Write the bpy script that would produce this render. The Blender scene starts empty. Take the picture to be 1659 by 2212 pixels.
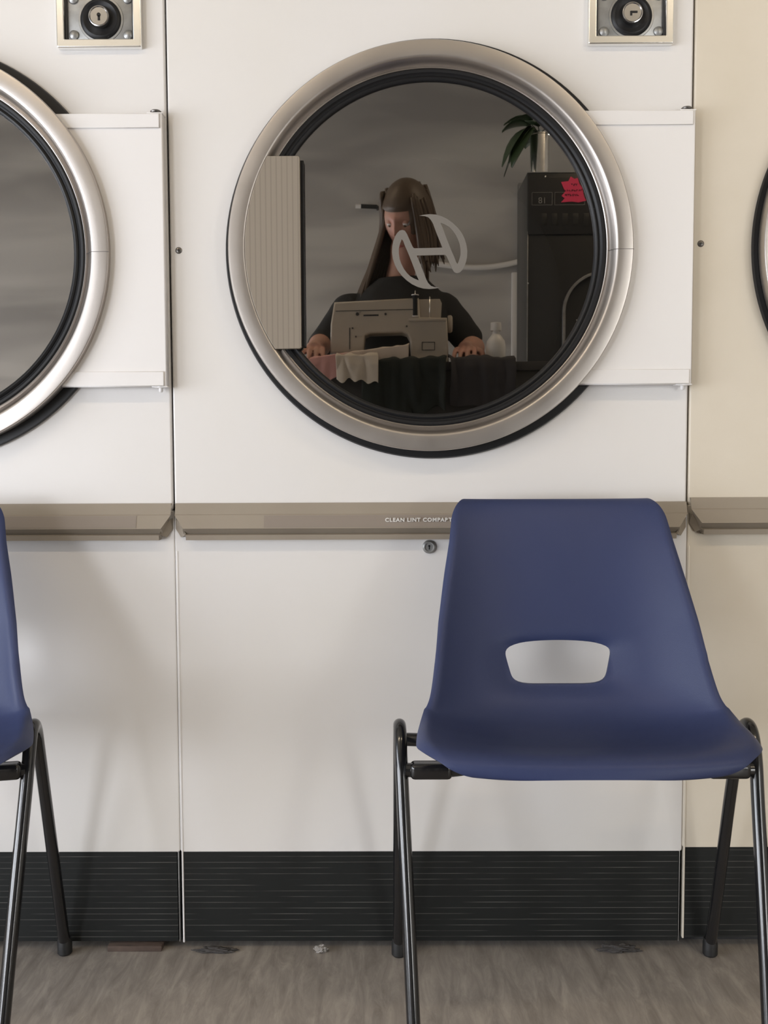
import bpy, bmesh, math, random
from mathutils import Vector, Matrix, noise
random.seed(7)
PI = math.pi
SC = bpy.context.scene
COL = SC.collection

# ------------------------------------------------------------------ camera
W, H, F = 1659.0, 2212.0, 2200.0
D, HC = 1.7155, 0.8741
pitch, yaw, rl = math.radians(3.82), math.radians(0.35), 0.0042
CP = Vector((0, -D, HC))
fw = Vector((-math.sin(yaw)*math.cos(pitch), math.cos(yaw)*math.cos(pitch), -math.sin(pitch)))
rt = Vector((math.cos(yaw), math.sin(yaw), -rl)); rt = (rt - fw*rt.dot(fw)).normalized()
up = rt.cross(fw).normalized()
cam_d = bpy.data.cameras.new('camera'); cam = bpy.data.objects.new('camera', cam_d); COL.objects.link(cam)
M4 = Matrix((rt, up, -fw)).transposed().to_4x4(); M4.translation = CP
cam.matrix_world = M4
cam_d.sensor_fit = 'VERTICAL'; cam_d.sensor_height = 36.0; cam_d.lens = F/H*36.0; cam_d.clip_start = 0.01
SC.camera = cam

def P(px, py, Y=0.0):
    d = fw*F + rt*(px-W/2) - up*(py-H/2)
    t = (Y-CP.y)/d.y
    return CP + d*t
def pz(py, Y=0.0, px=928): return P(px, py, Y).z
def pxx(px, Y=0.0, py=1085): return P(px, py, Y).x
YG = -0.020                       # plane of the door glass
def R(px, py, Y):                 # point at depth Y whose reflection in the glass shows at px, py
    v = P(px, py, 2*YG-Y); return Vector((v.x, Y, v.z))

# ------------------------------------------------------------------ world, light, exposure
wd = bpy.data.worlds.new('world'); SC.world = wd; wd.use_nodes = True
wd.node_tree.nodes['Background'].inputs[0].default_value = (0.62, 0.78, 1.0, 1)
wd.node_tree.nodes['Background'].inputs[1].default_value = 1.2
SC.view_settings.view_transform = 'Standard'; SC.view_settings.look = 'None'
SC.view_settings.exposure = 0.0; SC.view_settings.gamma = 1.0
SC.view_settings.use_curve_mapping = False
RX0, RX1, RY0, RY1, RH = -3.1, 2.9, -3.7, 1.0, 2.75
def area(name, loc, rot, sx, sy, power, col, vis=False):
    l = bpy.data.lights.new(name, 'AREA'); l.shape = 'RECTANGLE'; l.size = sx; l.size_y = sy
    l.energy = power; l.color = col
    o = bpy.data.objects.new(name, l); COL.objects.link(o); o.location = loc; o.rotation_euler = rot
    return o
LP_WIN, LP_BACK_FILL, LP_CEIL = 122, 88, 11
area('window_daylight', (RX0-0.14, -1.9, 0.85), (0, -PI/2, 0), 1.3, 2.6, LP_WIN, (0.94, 0.945, 1.0))
area('added_back_fill', (2.1, RY0-0.14, 1.05), (PI/2, 0, 0), 1.3, 1.4, LP_BACK_FILL, (1.0, 0.97, 0.94))  # fill light added behind an unseen window, brightens the dryer fronts
for lx in (-1.1, 1.3):
    area('ceiling_tube_light', (lx, -1.7, RH-0.125), (0, 0, 0), 1.2, 0.10, LP_CEIL, (1.0, 0.80, 0.55))
area('added_corner_light', (-2.58, RY0-0.14, 0.85), (PI/2, 0, 0), 0.8, 1.3, 78, (0.93, 0.94, 1.0))  # added light from the back left corner, for lower panels and highlights

# ------------------------------------------------------------------ materials
def mat(name, col, rough=0.5, metal=0.0, spec=0.5, bump=None, var=None, aniso=0, emit=None, coat=0):
    m = bpy.data.materials.new(name); m.use_nodes = True
    nt = m.node_tree; b = nt.nodes['Principled BSDF']
    b.inputs['Base Color'].default_value = (*col, 1); b.inputs['Roughness'].default_value = rough
    b.inputs['Metallic'].default_value = metal; b.inputs['Specular IOR Level'].default_value = spec
    if coat: b.inputs['Coat Weight'].default_value = coat
    if emit:
        b.inputs['Emission Color'].default_value = (*emit[0], 1); b.inputs['Emission Strength'].default_value = emit[1]
    tc = nt.nodes.new('ShaderNodeTexCoord')
    if var:   # (scale, (sx,sy,sz), colour2, low, high)
        mp = nt.nodes.new('ShaderNodeMapping'); mp.inputs['Scale'].default_value = var[1]
        nz = nt.nodes.new('ShaderNodeTexNoise'); nz.inputs['Scale'].default_value = var[0]; nz.inputs['Detail'].default_value = 6
        cr = nt.nodes.new('ShaderNodeValToRGB')
        cr.color_ramp.elements[0].position = var[3]; cr.color_ramp.elements[0].color = (*col, 1)
        cr.color_ramp.elements[1].position = var[4]; cr.color_ramp.elements[1].color = (*var[2], 1)
        nt.links.new(tc.outputs['Object'], mp.inputs[0]); nt.links.new(mp.outputs[0], nz.inputs['Vector'])
        nt.links.new(nz.outputs['Fac'], cr.inputs[0]); nt.links.new(cr.outputs[0], b.inputs['Base Color'])
    if bump:  # (scale, strength, distance)
        nb = nt.nodes.new('ShaderNodeTexNoise'); nb.inputs['Scale'].default_value = bump[0]; nb.inputs['Detail'].default_value = 3
        bp = nt.nodes.new('ShaderNodeBump'); bp.inputs['Strength'].default_value = bump[1]; bp.inputs['Distance'].default_value = bump[2]
        nt.links.new(tc.outputs['Object'], nb.inputs['Vector']); nt.links.new(nb.outputs['Fac'], bp.inputs['Height'])
        nt.links.new(bp.outputs[0], b.inputs['Normal'])
    return m

M = {}
M['enamel'] = mat('white_enamel', (0.72, 0.70, 0.685), 0.42, bump=(420, 0.06, 0.0006), var=(2.2, (1, 1, 1), (0.70, 0.675, 0.64), 0.4, 0.75))
M['enamel_aged'] = mat('yellowed_enamel', (0.66, 0.60, 0.505), 0.45, bump=(420, 0.08, 0.0006), var=(3, (1, 1, 1), (0.60, 0.535, 0.43), 0.4, 0.7))
M['plate'] = mat('white_hinge_paint', (0.76, 0.74, 0.73), 0.4, bump=(300, 0.04, 0.0004))
M['plate_aged'] = mat('cream_hinge_paint', (0.70, 0.64, 0.54), 0.4)
M['gap'] = mat('dark_cabinet_and_shade', (0.035, 0.035, 0.035), 0.6)  # cabinet steel, also used as painted shade in lock recess and plinth gap
M['rubber'] = mat('black_rubber', (0.010, 0.010, 0.011), 0.42, spec=0.3)
M['rubber_mat'] = mat('dull_black_rubber', (0.018, 0.018, 0.018), 0.55)
M['chrome'] = mat('chrome', (0.92, 0.91, 0.88), 0.22, 1.0, bump=(60, 0.05, 0.001))
M['key'] = mat('worn_chrome', (0.45, 0.44, 0.43), 0.2, 1.0)
M['zinc'] = mat('grey_zinc', (0.36, 0.36, 0.355), 0.42, 0.75, bump=(150, 0.15, 0.0008), var=(35, (1, 1, 1), (0.25, 0.25, 0.24), 0.4, 0.7))
M['dark_metal'] = mat('dull_dark_metal', (0.16, 0.15, 0.14), 0.35, 0.9)
M['tan'] = mat('taupe_trim_paint', (0.285, 0.245, 0.195), 0.45, bump=(300, 0.05, 0.0004), var=(6, (1, 1, 1), (0.26, 0.22, 0.175), 0.4, 0.7))
M['tan_label'] = mat('taupe_label', (0.235, 0.198, 0.168), 0.42)
M['print'] = mat('white_print', (0.72, 0.70, 0.66), 0.6)
M['drum'] = mat('drum_metal', (0.05, 0.048, 0.045), 0.5, 0.4)
M['white'] = mat('white_plastic', (0.75, 0.73, 0.70), 0.4)
M['black_paint'] = mat('gloss_black_paint', (0.010, 0.010, 0.011), 0.16, spec=0.6, coat=0.2)
M['foot'] = mat('black_foot_plastic', (0.012, 0.012, 0.012), 0.5)

# brushed steel ring
def steel():
    m = bpy.data.materials.new('brushed_steel'); m.use_nodes = True; nt = m.node_tree; b = nt.nodes['Principled BSDF']
    b.inputs['Metallic'].default_value = 1.0; b.inputs['Roughness'].default_value = 0.30
    b.inputs['Base Color'].default_value = (0.50, 0.462, 0.43, 1)
    tc = nt.nodes.new('ShaderNodeTexCoord'); nz = nt.nodes.new('ShaderNodeTexNoise'); nz.inputs['Scale'].default_value = 14; nz.inputs['Detail'].default_value = 8
    nt.links.new(tc.outputs['Object'], nz.inputs['Vector'])
    mr = nt.nodes.new('ShaderNodeMapRange'); mr.inputs[1].default_value = 0.3; mr.inputs[2].default_value = 0.7; mr.inputs[3].default_value = 0.33; mr.inputs[4].default_value = 0.39
    nt.links.new(nz.outputs['Fac'], mr.inputs[0]); nt.links.new(mr.outputs[0], b.inputs['Roughness'])
    n2 = nt.nodes.new('ShaderNodeTexNoise'); n2.inputs['Scale'].default_value = 500
    nt.links.new(tc.outputs['Object'], n2.inputs['Vector'])
    bp = nt.nodes.new('ShaderNodeBump'); bp.inputs['Strength'].default_value = 0.08; bp.inputs['Distance'].default_value = 0.0005
    nt.links.new(n2.outputs['Fac'], bp.inputs['Height']); nt.links.new(bp.outputs[0], b.inputs['Normal'])
    return m
M['steel'] = steel()
def glass(name, refl, tint, rough=0.0):
    m = bpy.data.materials.new(name); m.use_nodes = True; nt = m.node_tree
    for n in list(nt.nodes): nt.nodes.remove(n)
    out = nt.nodes.new('ShaderNodeOutputMaterial'); mx = nt.nodes.new('ShaderNodeMixShader')
    g = nt.nodes.new('ShaderNodeBsdfGlossy'); g.inputs['Roughness'].default_value = rough; g.inputs['Color'].default_value = (1.0, 0.95, 0.90, 1)
    t = nt.nodes.new('ShaderNodeBsdfTransparent'); t.inputs[0].default_value = (*tint, 1)
    mx.inputs[0].default_value = refl
    nt.links.new(t.outputs[0], mx.inputs[1]); nt.links.new(g.outputs[0], mx.inputs[2]); nt.links.new(mx.outputs[0], out.inputs[0])
    return m
M['door_glass'] = glass('smoked_door_glass', 0.34, (0.45, 0.44, 0.42), 0.012)
M['window_glass'] = glass('window_glass', 0.06, (0.97, 0.98, 0.98))
def etch():
    m = mat('etched_print', (0.175, 0.160, 0.142), 0.6); return m
M['etch'] = etch()
def ribbed():
    m = mat('ribbed_beige_plastic', (0.25, 0.212, 0.168), 0.5); nt = m.node_tree; b = nt.nodes['Principled BSDF']
    tc = nt.nodes.new('ShaderNodeTexCoord'); w = nt.nodes.new('ShaderNodeTexWave'); w.wave_type = 'BANDS'; w.bands_direction = 'X'
    w.inputs['Scale'].default_value = 36; w.inputs['Distortion'].default_value = 0
    nt.links.new(tc.outputs['Object'], w.inputs['Vector'])
    cr = nt.nodes.new('ShaderNodeValToRGB'); cr.color_ramp.elements[0].position = 0.0; cr.color_ramp.elements[0].color = (0.205, 0.172, 0.135, 1)
    cr.color_ramp.elements[1].position = 0.25; cr.color_ramp.elements[1].color = (0.25, 0.212, 0.168, 1)
    nt.links.new(w.outputs['Fac'], cr.inputs[0]); nt.links.new(cr.outputs[0], b.inputs['Base Color'])
    bp = nt.nodes.new('ShaderNodeBump'); bp.inputs['Strength'].default_value = 0.35; bp.inputs['Distance'].default_value = 0.0008
    nt.links.new(cr.outputs[0], bp.inputs['Height']); nt.links.new(bp.outputs[0], b.inputs['Normal'])
    return m
M['ribbed'] = ribbed()
def plinth_mat():
    m = mat('ribbed_black_vinyl', (0.011, 0.012, 0.0115), 0.6, spec=0.28); nt = m.node_tree; b = nt.nodes['Principled BSDF']
    tc = nt.nodes.new('ShaderNodeTexCoord'); sp = nt.nodes.new('ShaderNodeSeparateXYZ'); nt.links.new(tc.outputs['Object'], sp.inputs[0])
    mu = nt.nodes.new('ShaderNodeMath'); mu.operation = 'MULTIPLY'; mu.inputs[1].default_value = 1/0.0102
    fr = nt.nodes.new('ShaderNodeMath'); fr.operation = 'FRACT'; lt = nt.nodes.new('ShaderNodeMath'); lt.operation = 'LESS_THAN'; lt.inputs[1].default_value = 0.10
    nt.links.new(sp.outputs[2], mu.inputs[0]); nt.links.new(mu.outputs[0], fr.inputs[0]); nt.links.new(fr.outputs[0], lt.inputs[0])
    mp = nt.nodes.new('ShaderNodeMapping'); mp.inputs['Scale'].default_value = (5, 1, 160)
    nz = nt.nodes.new('ShaderNodeTexNoise'); nz.inputs['Scale'].default_value = 1.6; nz.inputs['Detail'].default_value = 4
    nt.links.new(tc.outputs['Object'], mp.inputs[0]); nt.links.new(mp.outputs[0], nz.inputs['Vector'])
    r2 = nt.nodes.new('ShaderNodeMapRange'); r2.inputs[1].default_value = 0.42; r2.inputs[2].default_value = 0.72
    nt.links.new(nz.outputs['Fac'], r2.inputs[0])
    m3 = nt.nodes.new('ShaderNodeMath'); m3.operation = 'MULTIPLY'; nt.links.new(lt.outputs[0], m3.inputs[0]); nt.links.new(r2.outputs[0], m3.inputs[1])
    mx = nt.nodes.new('ShaderNodeMix'); mx.data_type = 'RGBA'; mx.inputs[6].default_value = (0.010, 0.011, 0.0105, 1); mx.inputs[7].default_value = (0.13, 0.125, 0.115, 1)
    nt.links.new(m3.outputs[0], mx.inputs[0]); nt.links.new(mx.outputs[2], b.inputs['Base Color'])
    return m
M['plinth'] = plinth_mat()
def floor_mat():
    m = mat('marbled_vinyl', (0.2, 0.18, 0.16), 0.42); nt = m.node_tree; b = nt.nodes['Principled BSDF']
    tc = nt.nodes.new('ShaderNodeTexCoord')
    mp = nt.nodes.new('ShaderNodeMapping'); mp.inputs['Scale'].default_value = (46, 9, 1); mp.inputs['Rotation'].default_value = (0, 0, 0.22)
    nz = nt.nodes.new('ShaderNodeTexNoise'); nz.inputs['Scale'].default_value = 1.0; nz.inputs['Detail'].default_value = 8; nz.inputs['Roughness'].default_value = 0.7; nz.inputs['Distortion'].default_value = 0.6
    nt.links.new(tc.outputs['Object'], mp.inputs[0]); nt.links.new(mp.outputs[0], nz.inputs['Vector'])
    cr = nt.nodes.new('ShaderNodeValToRGB'); e = cr.color_ramp.elements
    e[0].position = 0.3; e[0].color = (0.205, 0.180, 0.157, 1); e[1].position = 0.72; e[1].color = (0.41, 0.37, 0.325, 1)
    x = e.new(0.5); x.color = (0.29, 0.26, 0.23, 1)
    nt.links.new(nz.outputs['Fac'], cr.inputs[0]); nt.links.new(cr.outputs[0], b.inputs['Base Color'])
    return m
M['floor'] = floor_mat()
def wall_mat(name, c1, c2):
    m = mat(name, c1, 0.7); nt = m.node_tree; b = nt.nodes['Principled BSDF']
    tc = nt.nodes.new('ShaderNodeTexCoord'); mp = nt.nodes.new('ShaderNodeMapping'); mp.inputs['Scale'].default_value = (0.9, 0.9, 4.2)
    nz = nt.nodes.new('ShaderNodeTexNoise'); nz.inputs['Scale'].default_value = 1.0; nz.inputs['Detail'].default_value = 2.5; nz.inputs['Distortion'].default_value = 0.5
    nt.links.new(tc.outputs['Object'], mp.inputs[0]); nt.links.new(mp.outputs[0], nz.inputs['Vector'])
    cr = nt.nodes.new('ShaderNodeValToRGB'); e = cr.color_ramp.elements
    e[0].position = 0.36; e[0].color = (*c2, 1); e[1].position = 0.62; e[1].color = (*c1, 1)
    nt.links.new(nz.outputs['Fac'], cr.inputs[0]); nt.links.new(cr.outputs[0], b.inputs['Base Color'])
    return m
M['wall'] = wall_mat('wall_paint', (0.66, 0.64, 0.60), (0.60, 0.58, 0.55))
M['wall_back'] = wall_mat('streaked_wall_paint', (0.56, 0.54, 0.50), (0.36, 0.345, 0.325))  # broad horizontal streaks of a darker tone
M['ceiling'] = mat('ceiling_paint', (0.52, 0.47, 0.39), 0.8)
def shell_mat():
    m = mat('navy_polypropylene', (0.03, 0.045, 0.13), 0.46, spec=0.30); nt = m.node_tree; b = nt.nodes['Principled BSDF']
    tc = nt.nodes.new('ShaderNodeTexCoord')
    nz = nt.nodes.new('ShaderNodeTexNoise'); nz.inputs['Scale'].default_value = 5; nz.inputs['Detail'].default_value = 4
    nt.links.new(tc.outputs['Object'], nz.inputs['Vector'])
    cr = nt.nodes.new('ShaderNodeValToRGB'); e = cr.color_ramp.elements
    e[0].position = 0.35; e[0].color = (0.031, 0.043, 0.112, 1); e[1].position = 0.7; e[1].color = (0.038, 0.050, 0.118, 1)
    nt.links.new(nz.outputs['Fac'], cr.inputs[0]); nt.links.new(cr.outputs[0], b.inputs['Base Color'])
    n2 = nt.nodes.new('ShaderNodeTexNoise'); n2.inputs['Scale'].default_value = 900; n2.inputs['Detail'].default_value = 2
    nt.links.new(tc.outputs['Object'], n2.inputs['Vector'])
    bp = nt.nodes.new('ShaderNodeBump'); bp.inputs['Strength'].default_value = 0.25; bp.inputs['Distance'].default_value = 0.0006
    nt.links.new(n2.outputs['Fac'], bp.inputs['Height']); nt.links.new(bp.outputs[0], b.inputs['Normal'])
    return m
M['shell'] = shell_mat()

# ------------------------------------------------------------------ helpers
def link(name, me, m, parent=None, smooth=True, kind=None):
    o = bpy.data.objects.new(name, me); COL.objects.link(o)
    if m: me.materials.append(m)
    if smooth:
        for p in me.polygons: p.use_smooth = True
    if parent: o.parent = parent
    if kind: o['kind'] = kind
    return o
def obj(name, bm, m, parent=None, smooth=True, kind=None, auto=True):
    bmesh.ops.recalc_face_normals(bm, faces=bm.faces)
    if auto and smooth:
        for e in bm.edges:
            if len(e.link_faces) == 2 and e.calc_face_angle(0) > math.radians(38): e.smooth = False
    me = bpy.data.meshes.new(name); bm.to_mesh(me); bm.free()
    return link(name, me, m, parent, smooth, kind)
def tag(o, label, cat, group=None):
    o['label'] = label; o['category'] = cat
    if group: o['group'] = group
    return o
def thing(name, label, cat, loc=(0, 0, 0), rz=0, group=None):
    o = bpy.data.objects.new(name, None); o.empty_display_size = 0.05; COL.objects.link(o)
    o.location = loc; o.rotation_euler = (0, 0, rz); return tag(o, label, cat, group)
def box(bm, x0, x1, y0, y1, z0, z1, bev=0.0, seg=2):
    g = bmesh.ops.create_cube(bm, size=1)
    for v in g['verts']:
        v.co = Vector((x0 if v.co.x < 0 else x1, y0 if v.co.y < 0 else y1, z0 if v.co.z < 0 else z1))
    if bev:
        es = set()
        for v in g['verts']: es.update(v.link_edges)
        bmesh.ops.bevel(bm, geom=list(es), offset=bev, segments=seg, affect='EDGES', profile=0.5)
    return bm
def B(*a, **k): return box(bmesh.new(), *a, **k)
def lathe(bm, prof, c=(0, 0, 0), axis='Y', n=96, a0=0, a1=2*PI):
    """prof: list of (r, t) with t the position along the axis"""
    full = abs(a1-a0-2*PI) < 1e-6; rows = []
    for i in range(n if full else n+1):
        a = a0+(a1-a0)*i/n; ca, sa = math.cos(a), math.sin(a); row = []
        for r, t in prof:
            if axis == 'Y': p = (c[0]+r*ca, c[1]+t, c[2]+r*sa)
            elif axis == 'Z': p = (c[0]+r*ca, c[1]+r*sa, c[2]+t)
            else: p = (c[0]+t, c[1]+r*ca, c[2]+r*sa)
            row.append(bm.verts.new(p))
        rows.append(row)
    for i in range(len(rows) if full else len(rows)-1):
        a, b = rows[i], rows[(i+1) % len(rows)]
        for j in range(len(prof)-1):
            bm.faces.new((a[j], b[j], b[j+1], a[j+1]))
    bmesh.ops.remove_doubles(bm, verts=bm.verts, dist=1e-6)
    return bm
def L(prof, c=(0, 0, 0), axis='Y', n=96, **k): return lathe(bmesh.new(), prof, c, axis, n, **k)
def smooth_path(pts, k=8):
    """Catmull-Rom; points may carry any number of components"""
    pts = [tuple(p) for p in pts]; out = []; n = len(pts); dim = len(pts[0])
    for i in range(n-1):
        p0, p1, p2, p3 = pts[max(i-1, 0)], pts[i], pts[i+1], pts[min(i+2, n-1)]
        for j in range(k):
            t = j/k
            out.append(tuple(0.5*((2*p1[d])+(-p0[d]+p2[d])*t+(2*p0[d]-5*p1[d]+4*p2[d]-p3[d])*t*t+(-p0[d]+3*p1[d]-3*p2[d]+p3[d])*t**3) for d in range(dim)))
    out.append(pts[-1]); return out
def tube(bm, pts, r, n=14, cap=True):
    pts = [Vector(p[:3]) for p in pts]; rr = r if isinstance(r, (list, tuple)) else [r]*len(pts)
    rows = []; ref = None
    for i, p in enumerate(pts):
        t = (pts[min(i+1, len(pts)-1)]-pts[max(i-1, 0)]).normalized()
        if ref is None: ref = t.orthogonal().normalized()
        ref = (ref-t*ref.dot(t)).normalized(); b = t.cross(ref)
        rows.append([bm.verts.new(p+(ref*math.cos(2*PI*k/n)+b*math.sin(2*PI*k/n))*rr[i]) for k in range(n)])
    for a, b in zip(rows, rows[1:]):
        for k in range(n): bm.faces.new((a[k], a[(k+1) % n], b[(k+1) % n], b[k]))
    if cap: bm.faces.new(rows[0][::-1]); bm.faces.new(rows[-1])
    return bm
def T(pts, r, n=14): return tube(bmesh.new(), pts, r, n)
def flat(name, loops, y, depth, m, parent=None, bevel=0.0, smooth=False):
    """closed outlines (x,z), the first outer and the rest holes, filled and extruded between y-depth/2 .. y+depth/2"""
    cu = bpy.data.curves.new(name, 'CURVE'); cu.dimensions = '2D'; cu.fill_mode = 'BOTH'
    cu.extrude = max(depth/2-bevel, 0); cu.bevel_depth = bevel; cu.bevel_resolution = 2
    for lp in loops:
        s = cu.splines.new('POLY'); s.points.add(len(lp)-1); s.use_cyclic_u = True
        for i, (x, z) in enumerate(lp): s.points[i].co = (x, z, 0, 1)
    o = bpy.data.objects.new('tmp', cu); me = bpy.data.meshes.new_from_object(o)
    bpy.data.objects.remove(o); bpy.data.curves.remove(cu)
    me.name = name; me.transform(Matrix.Translation((0, y, 0)) @ Matrix.Rotation(PI/2, 4, 'X'))
    me.materials.clear()
    return link(name, me, m, parent, smooth)
def text(name, s, size, loc, m, parent=None, rz=0, align='LEFT', ext=0.0003, bold=0.0, sx=1.0, spacing=1.0):
    cu = bpy.data.curves.new(name, 'FONT'); cu.body = s; cu.size = size; cu.extrude = ext; cu.align_x = align; cu.offset = bold; cu.space_character = spacing
    o = bpy.data.objects.new('tmp', cu); me = bpy.data.meshes.new_from_object(o); bpy.data.objects.remove(o); bpy.data.curves.remove(cu)
    me.name = name
    me.transform(Matrix.Translation(loc) @ Matrix.Rotation(rz, 4, 'Z') @ Matrix.Rotation(PI/2, 4, 'X') @ Matrix.Diagonal((sx, 1, 1, 1)))
    me.materials.clear()
    return link(name, me, m, parent, False)
def rrect(x0, x1, z0, z1, r, k=6):
    out = []
    for cx, cz, a in ((x1-r, z1-r, 0), (x0+r, z1-r, PI/2), (x0+r, z0+r, PI), (x1-r, z0+r, 1.5*PI)):
        for i in range(k+1):
            t = a+PI/2*i/k; out.append((cx+r*math.cos(t), cz+r*math.sin(t)))
    return out
def struct(name, bm, m, parent=None):
    return obj(name, bm, m, parent, False, kind='structure')

# ------------------------------------------------------------------ room
struct('floor', B(RX0-.1, RX1+.1, RY0-.1, RY1+.1, -0.06, 0), M['floor'])
struct('ceiling', B(RX0-.1, RX1+.1, RY0-.1, RY1+.1, RH, RH+.06), M['ceiling'])
struct('wall_front', B(RX0, RX1, RY1, RY1+.1, 0, RH), M['wall'])
struct('wall_right', B(RX1, RX1+.1, RY0, RY1, 0, RH), M['wall'])
bm = bmesh.new()      # left wall with its window opening
WY0, WY1, WZ0, WZ1 = -3.2, -0.6, 0.2, 2.1
box(bm, RX0-.1, RX0, RY0, WY0, 0, RH); box(bm, RX0-.1, RX0, WY1, RY1, 0, RH)
box(bm, RX0-.1, RX0, WY0, WY1, 0, WZ0); box(bm, RX0-.1, RX0, WY0, WY1, WZ1, RH)
struct('wall_left', bm, M['wall'])
bm = bmesh.new()      # back wall with an added, unseen window opening at either end
SX0, SX1, SZ0, SZ1 = 1.45, 2.75, 0.3, 1.9
box(bm, RX0-.1, -3.0, RY0-.1, RY0, 0, RH); box(bm, -2.15, SX0, RY0-.1, RY0, 0, RH)
box(bm, -3.0, -2.15, RY0-.1, RY0, 0, .2); box(bm, -3.0, -2.15, RY0-.1, RY0, 2.0, RH); box(bm, SX1, RX1+.1, RY0-.1, RY0, 0, RH)
box(bm, SX0, SX1, RY0-.1, RY0, 0, SZ0); box(bm, SX0, SX1, RY0-.1, RY0, SZ1, RH)
struct('wall_back', bm, M['wall_back'])
def window(n, x0, x1, y0, y1, z0, z1, along):
    bm = bmesh.new(); t = 0.05
    if along == 'y':
        for a, b in ((y0, y0+t), (y1-t, y1), ((y0+y1)/2-t/2, (y0+y1)/2+t/2)): box(bm, x0, x1, a, b, z0, z1, 0.004)
        for a, b in ((z0, z0+t), (z1-t, z1)): box(bm, x0+.002, x1-.002, y0, y1, a+.001, b-.001)
    else:
        for a, b in ((x0, x0+t), (x1-t, x1), ((x0+x1)/2-t/2, (x0+x1)/2+t/2)): box(bm, a, b, y0, y1, z0, z1, 0.004)
        for a, b in ((z0, z0+t), (z1-t, z1)): box(bm, x0, x1, y0+.002, y1-.002, a+.001, b-.001)
    f = struct('window_%d' % n, bm, M['white'])
    if along == 'y': g = B((x0+x1)/2-.003, (x0+x1)/2+.003, y0+.02, y1-.02, z0+.02, z1-.02)
    else: g = B(x0+.02, x1-.02, (y0+y1)/2-.003, (y0+y1)/2+.003, z0+.02, z1-.02)
    obj('window_pane', g, M['window_glass'], f, False)
window(1, RX0-.08, RX0-.02, WY0, WY1, WZ0, WZ1, 'y')
window(2, SX0, SX1, RY0-.08, RY0-.02, SZ0, SZ1, 'x')  # unseen window added for the fill light, clear of the mirrored view
window(3, -3.0, -2.15, RY0-.08, RY0-.02, .2, 2.0, 'x')  # unseen window added to let in bluish light from the left
M['tube'] = mat('fluorescent_tube', (0.9, 0.9, 0.85), 0.5, emit=((1.0, 0.85, 0.65), 2.0))
for lx, wh in ((-1.1, 'nearer the side window'), (1.3, 'farther from the side window')):
    t = thing('ceiling_light', 'white fluorescent batten on the ceiling, the one '+wh, 'ceiling light', (lx, -1.7, RH))
    obj('housing', B(-.62, .62, -.045, .045, -.06, 0, 0.004), M['white'], t)
    obj('lamp_tube', L([(0, -.6), (.013, -.6), (.013, .6), (0, .6)], (0, 0, -.085), 'X', 16), M['tube'], t)
    for s in (-1, 1): obj('tube_holder', B(s*.605-.01, s*.605+.01, -.018, .018, -.105, -.058, 0.002), M['white'], t)

# ------------------------------------------------------------------ tumble dryers
XS = pxx(376)                      # left side of the middle dryer
PITCH = pxx(1485)-XS
def circ(cx, cz, r, n=96): return [(cx+r*math.cos(2*PI*i/n), cz+r*math.sin(2*PI*i/n)) for i in range(n)]
ZT = 1.92
z_strip_t, z_strip_b = pz(1085), pz(1163)
z_toe_t, z_toe_b = pz(1839), pz(2032)
CX, CZ = P(930, 534.5, -.040).x-XS, P(930, 534.5, -.040).z
RO = (P(1367.5, 534, -.040).x-P(490, 534, -.040).x)/2
PX = RO/438.5                      # metres per photo pixel at the ring
def logo_points():
    tip = [(1000,1268),(930,1282),(850,1290),(760,1283),(680,1260),(600,1222),(520,1165),(450,1098),(390,1020),(350,940),(322,850),(310,760),(315,670),(330,600),(355,535),(385,485),(420,452),(460,442),(495,455),(525,500),(560,580),(600,670),(612,693),(630,706)]
    low = [(665,810),(700,890),(740,990),(775,1080),(800,1150),(830,1205),(870,1245),(920,1262)]
    hole = [(450,575),(425,640),(408,710),(408,780),(420,860),(445,930),(480,1000),(520,1055),(570,1105),(630,1140),(695,1165),(670,1110),(630,1000),(580,870),(540,770),(500,680),(470,600)]
    rot = lambda l: [(1700-x, 1506-y) for x, y in l]
    return [tip+rot(low)+rot(tip)+low, hole, rot(hole)]
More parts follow.
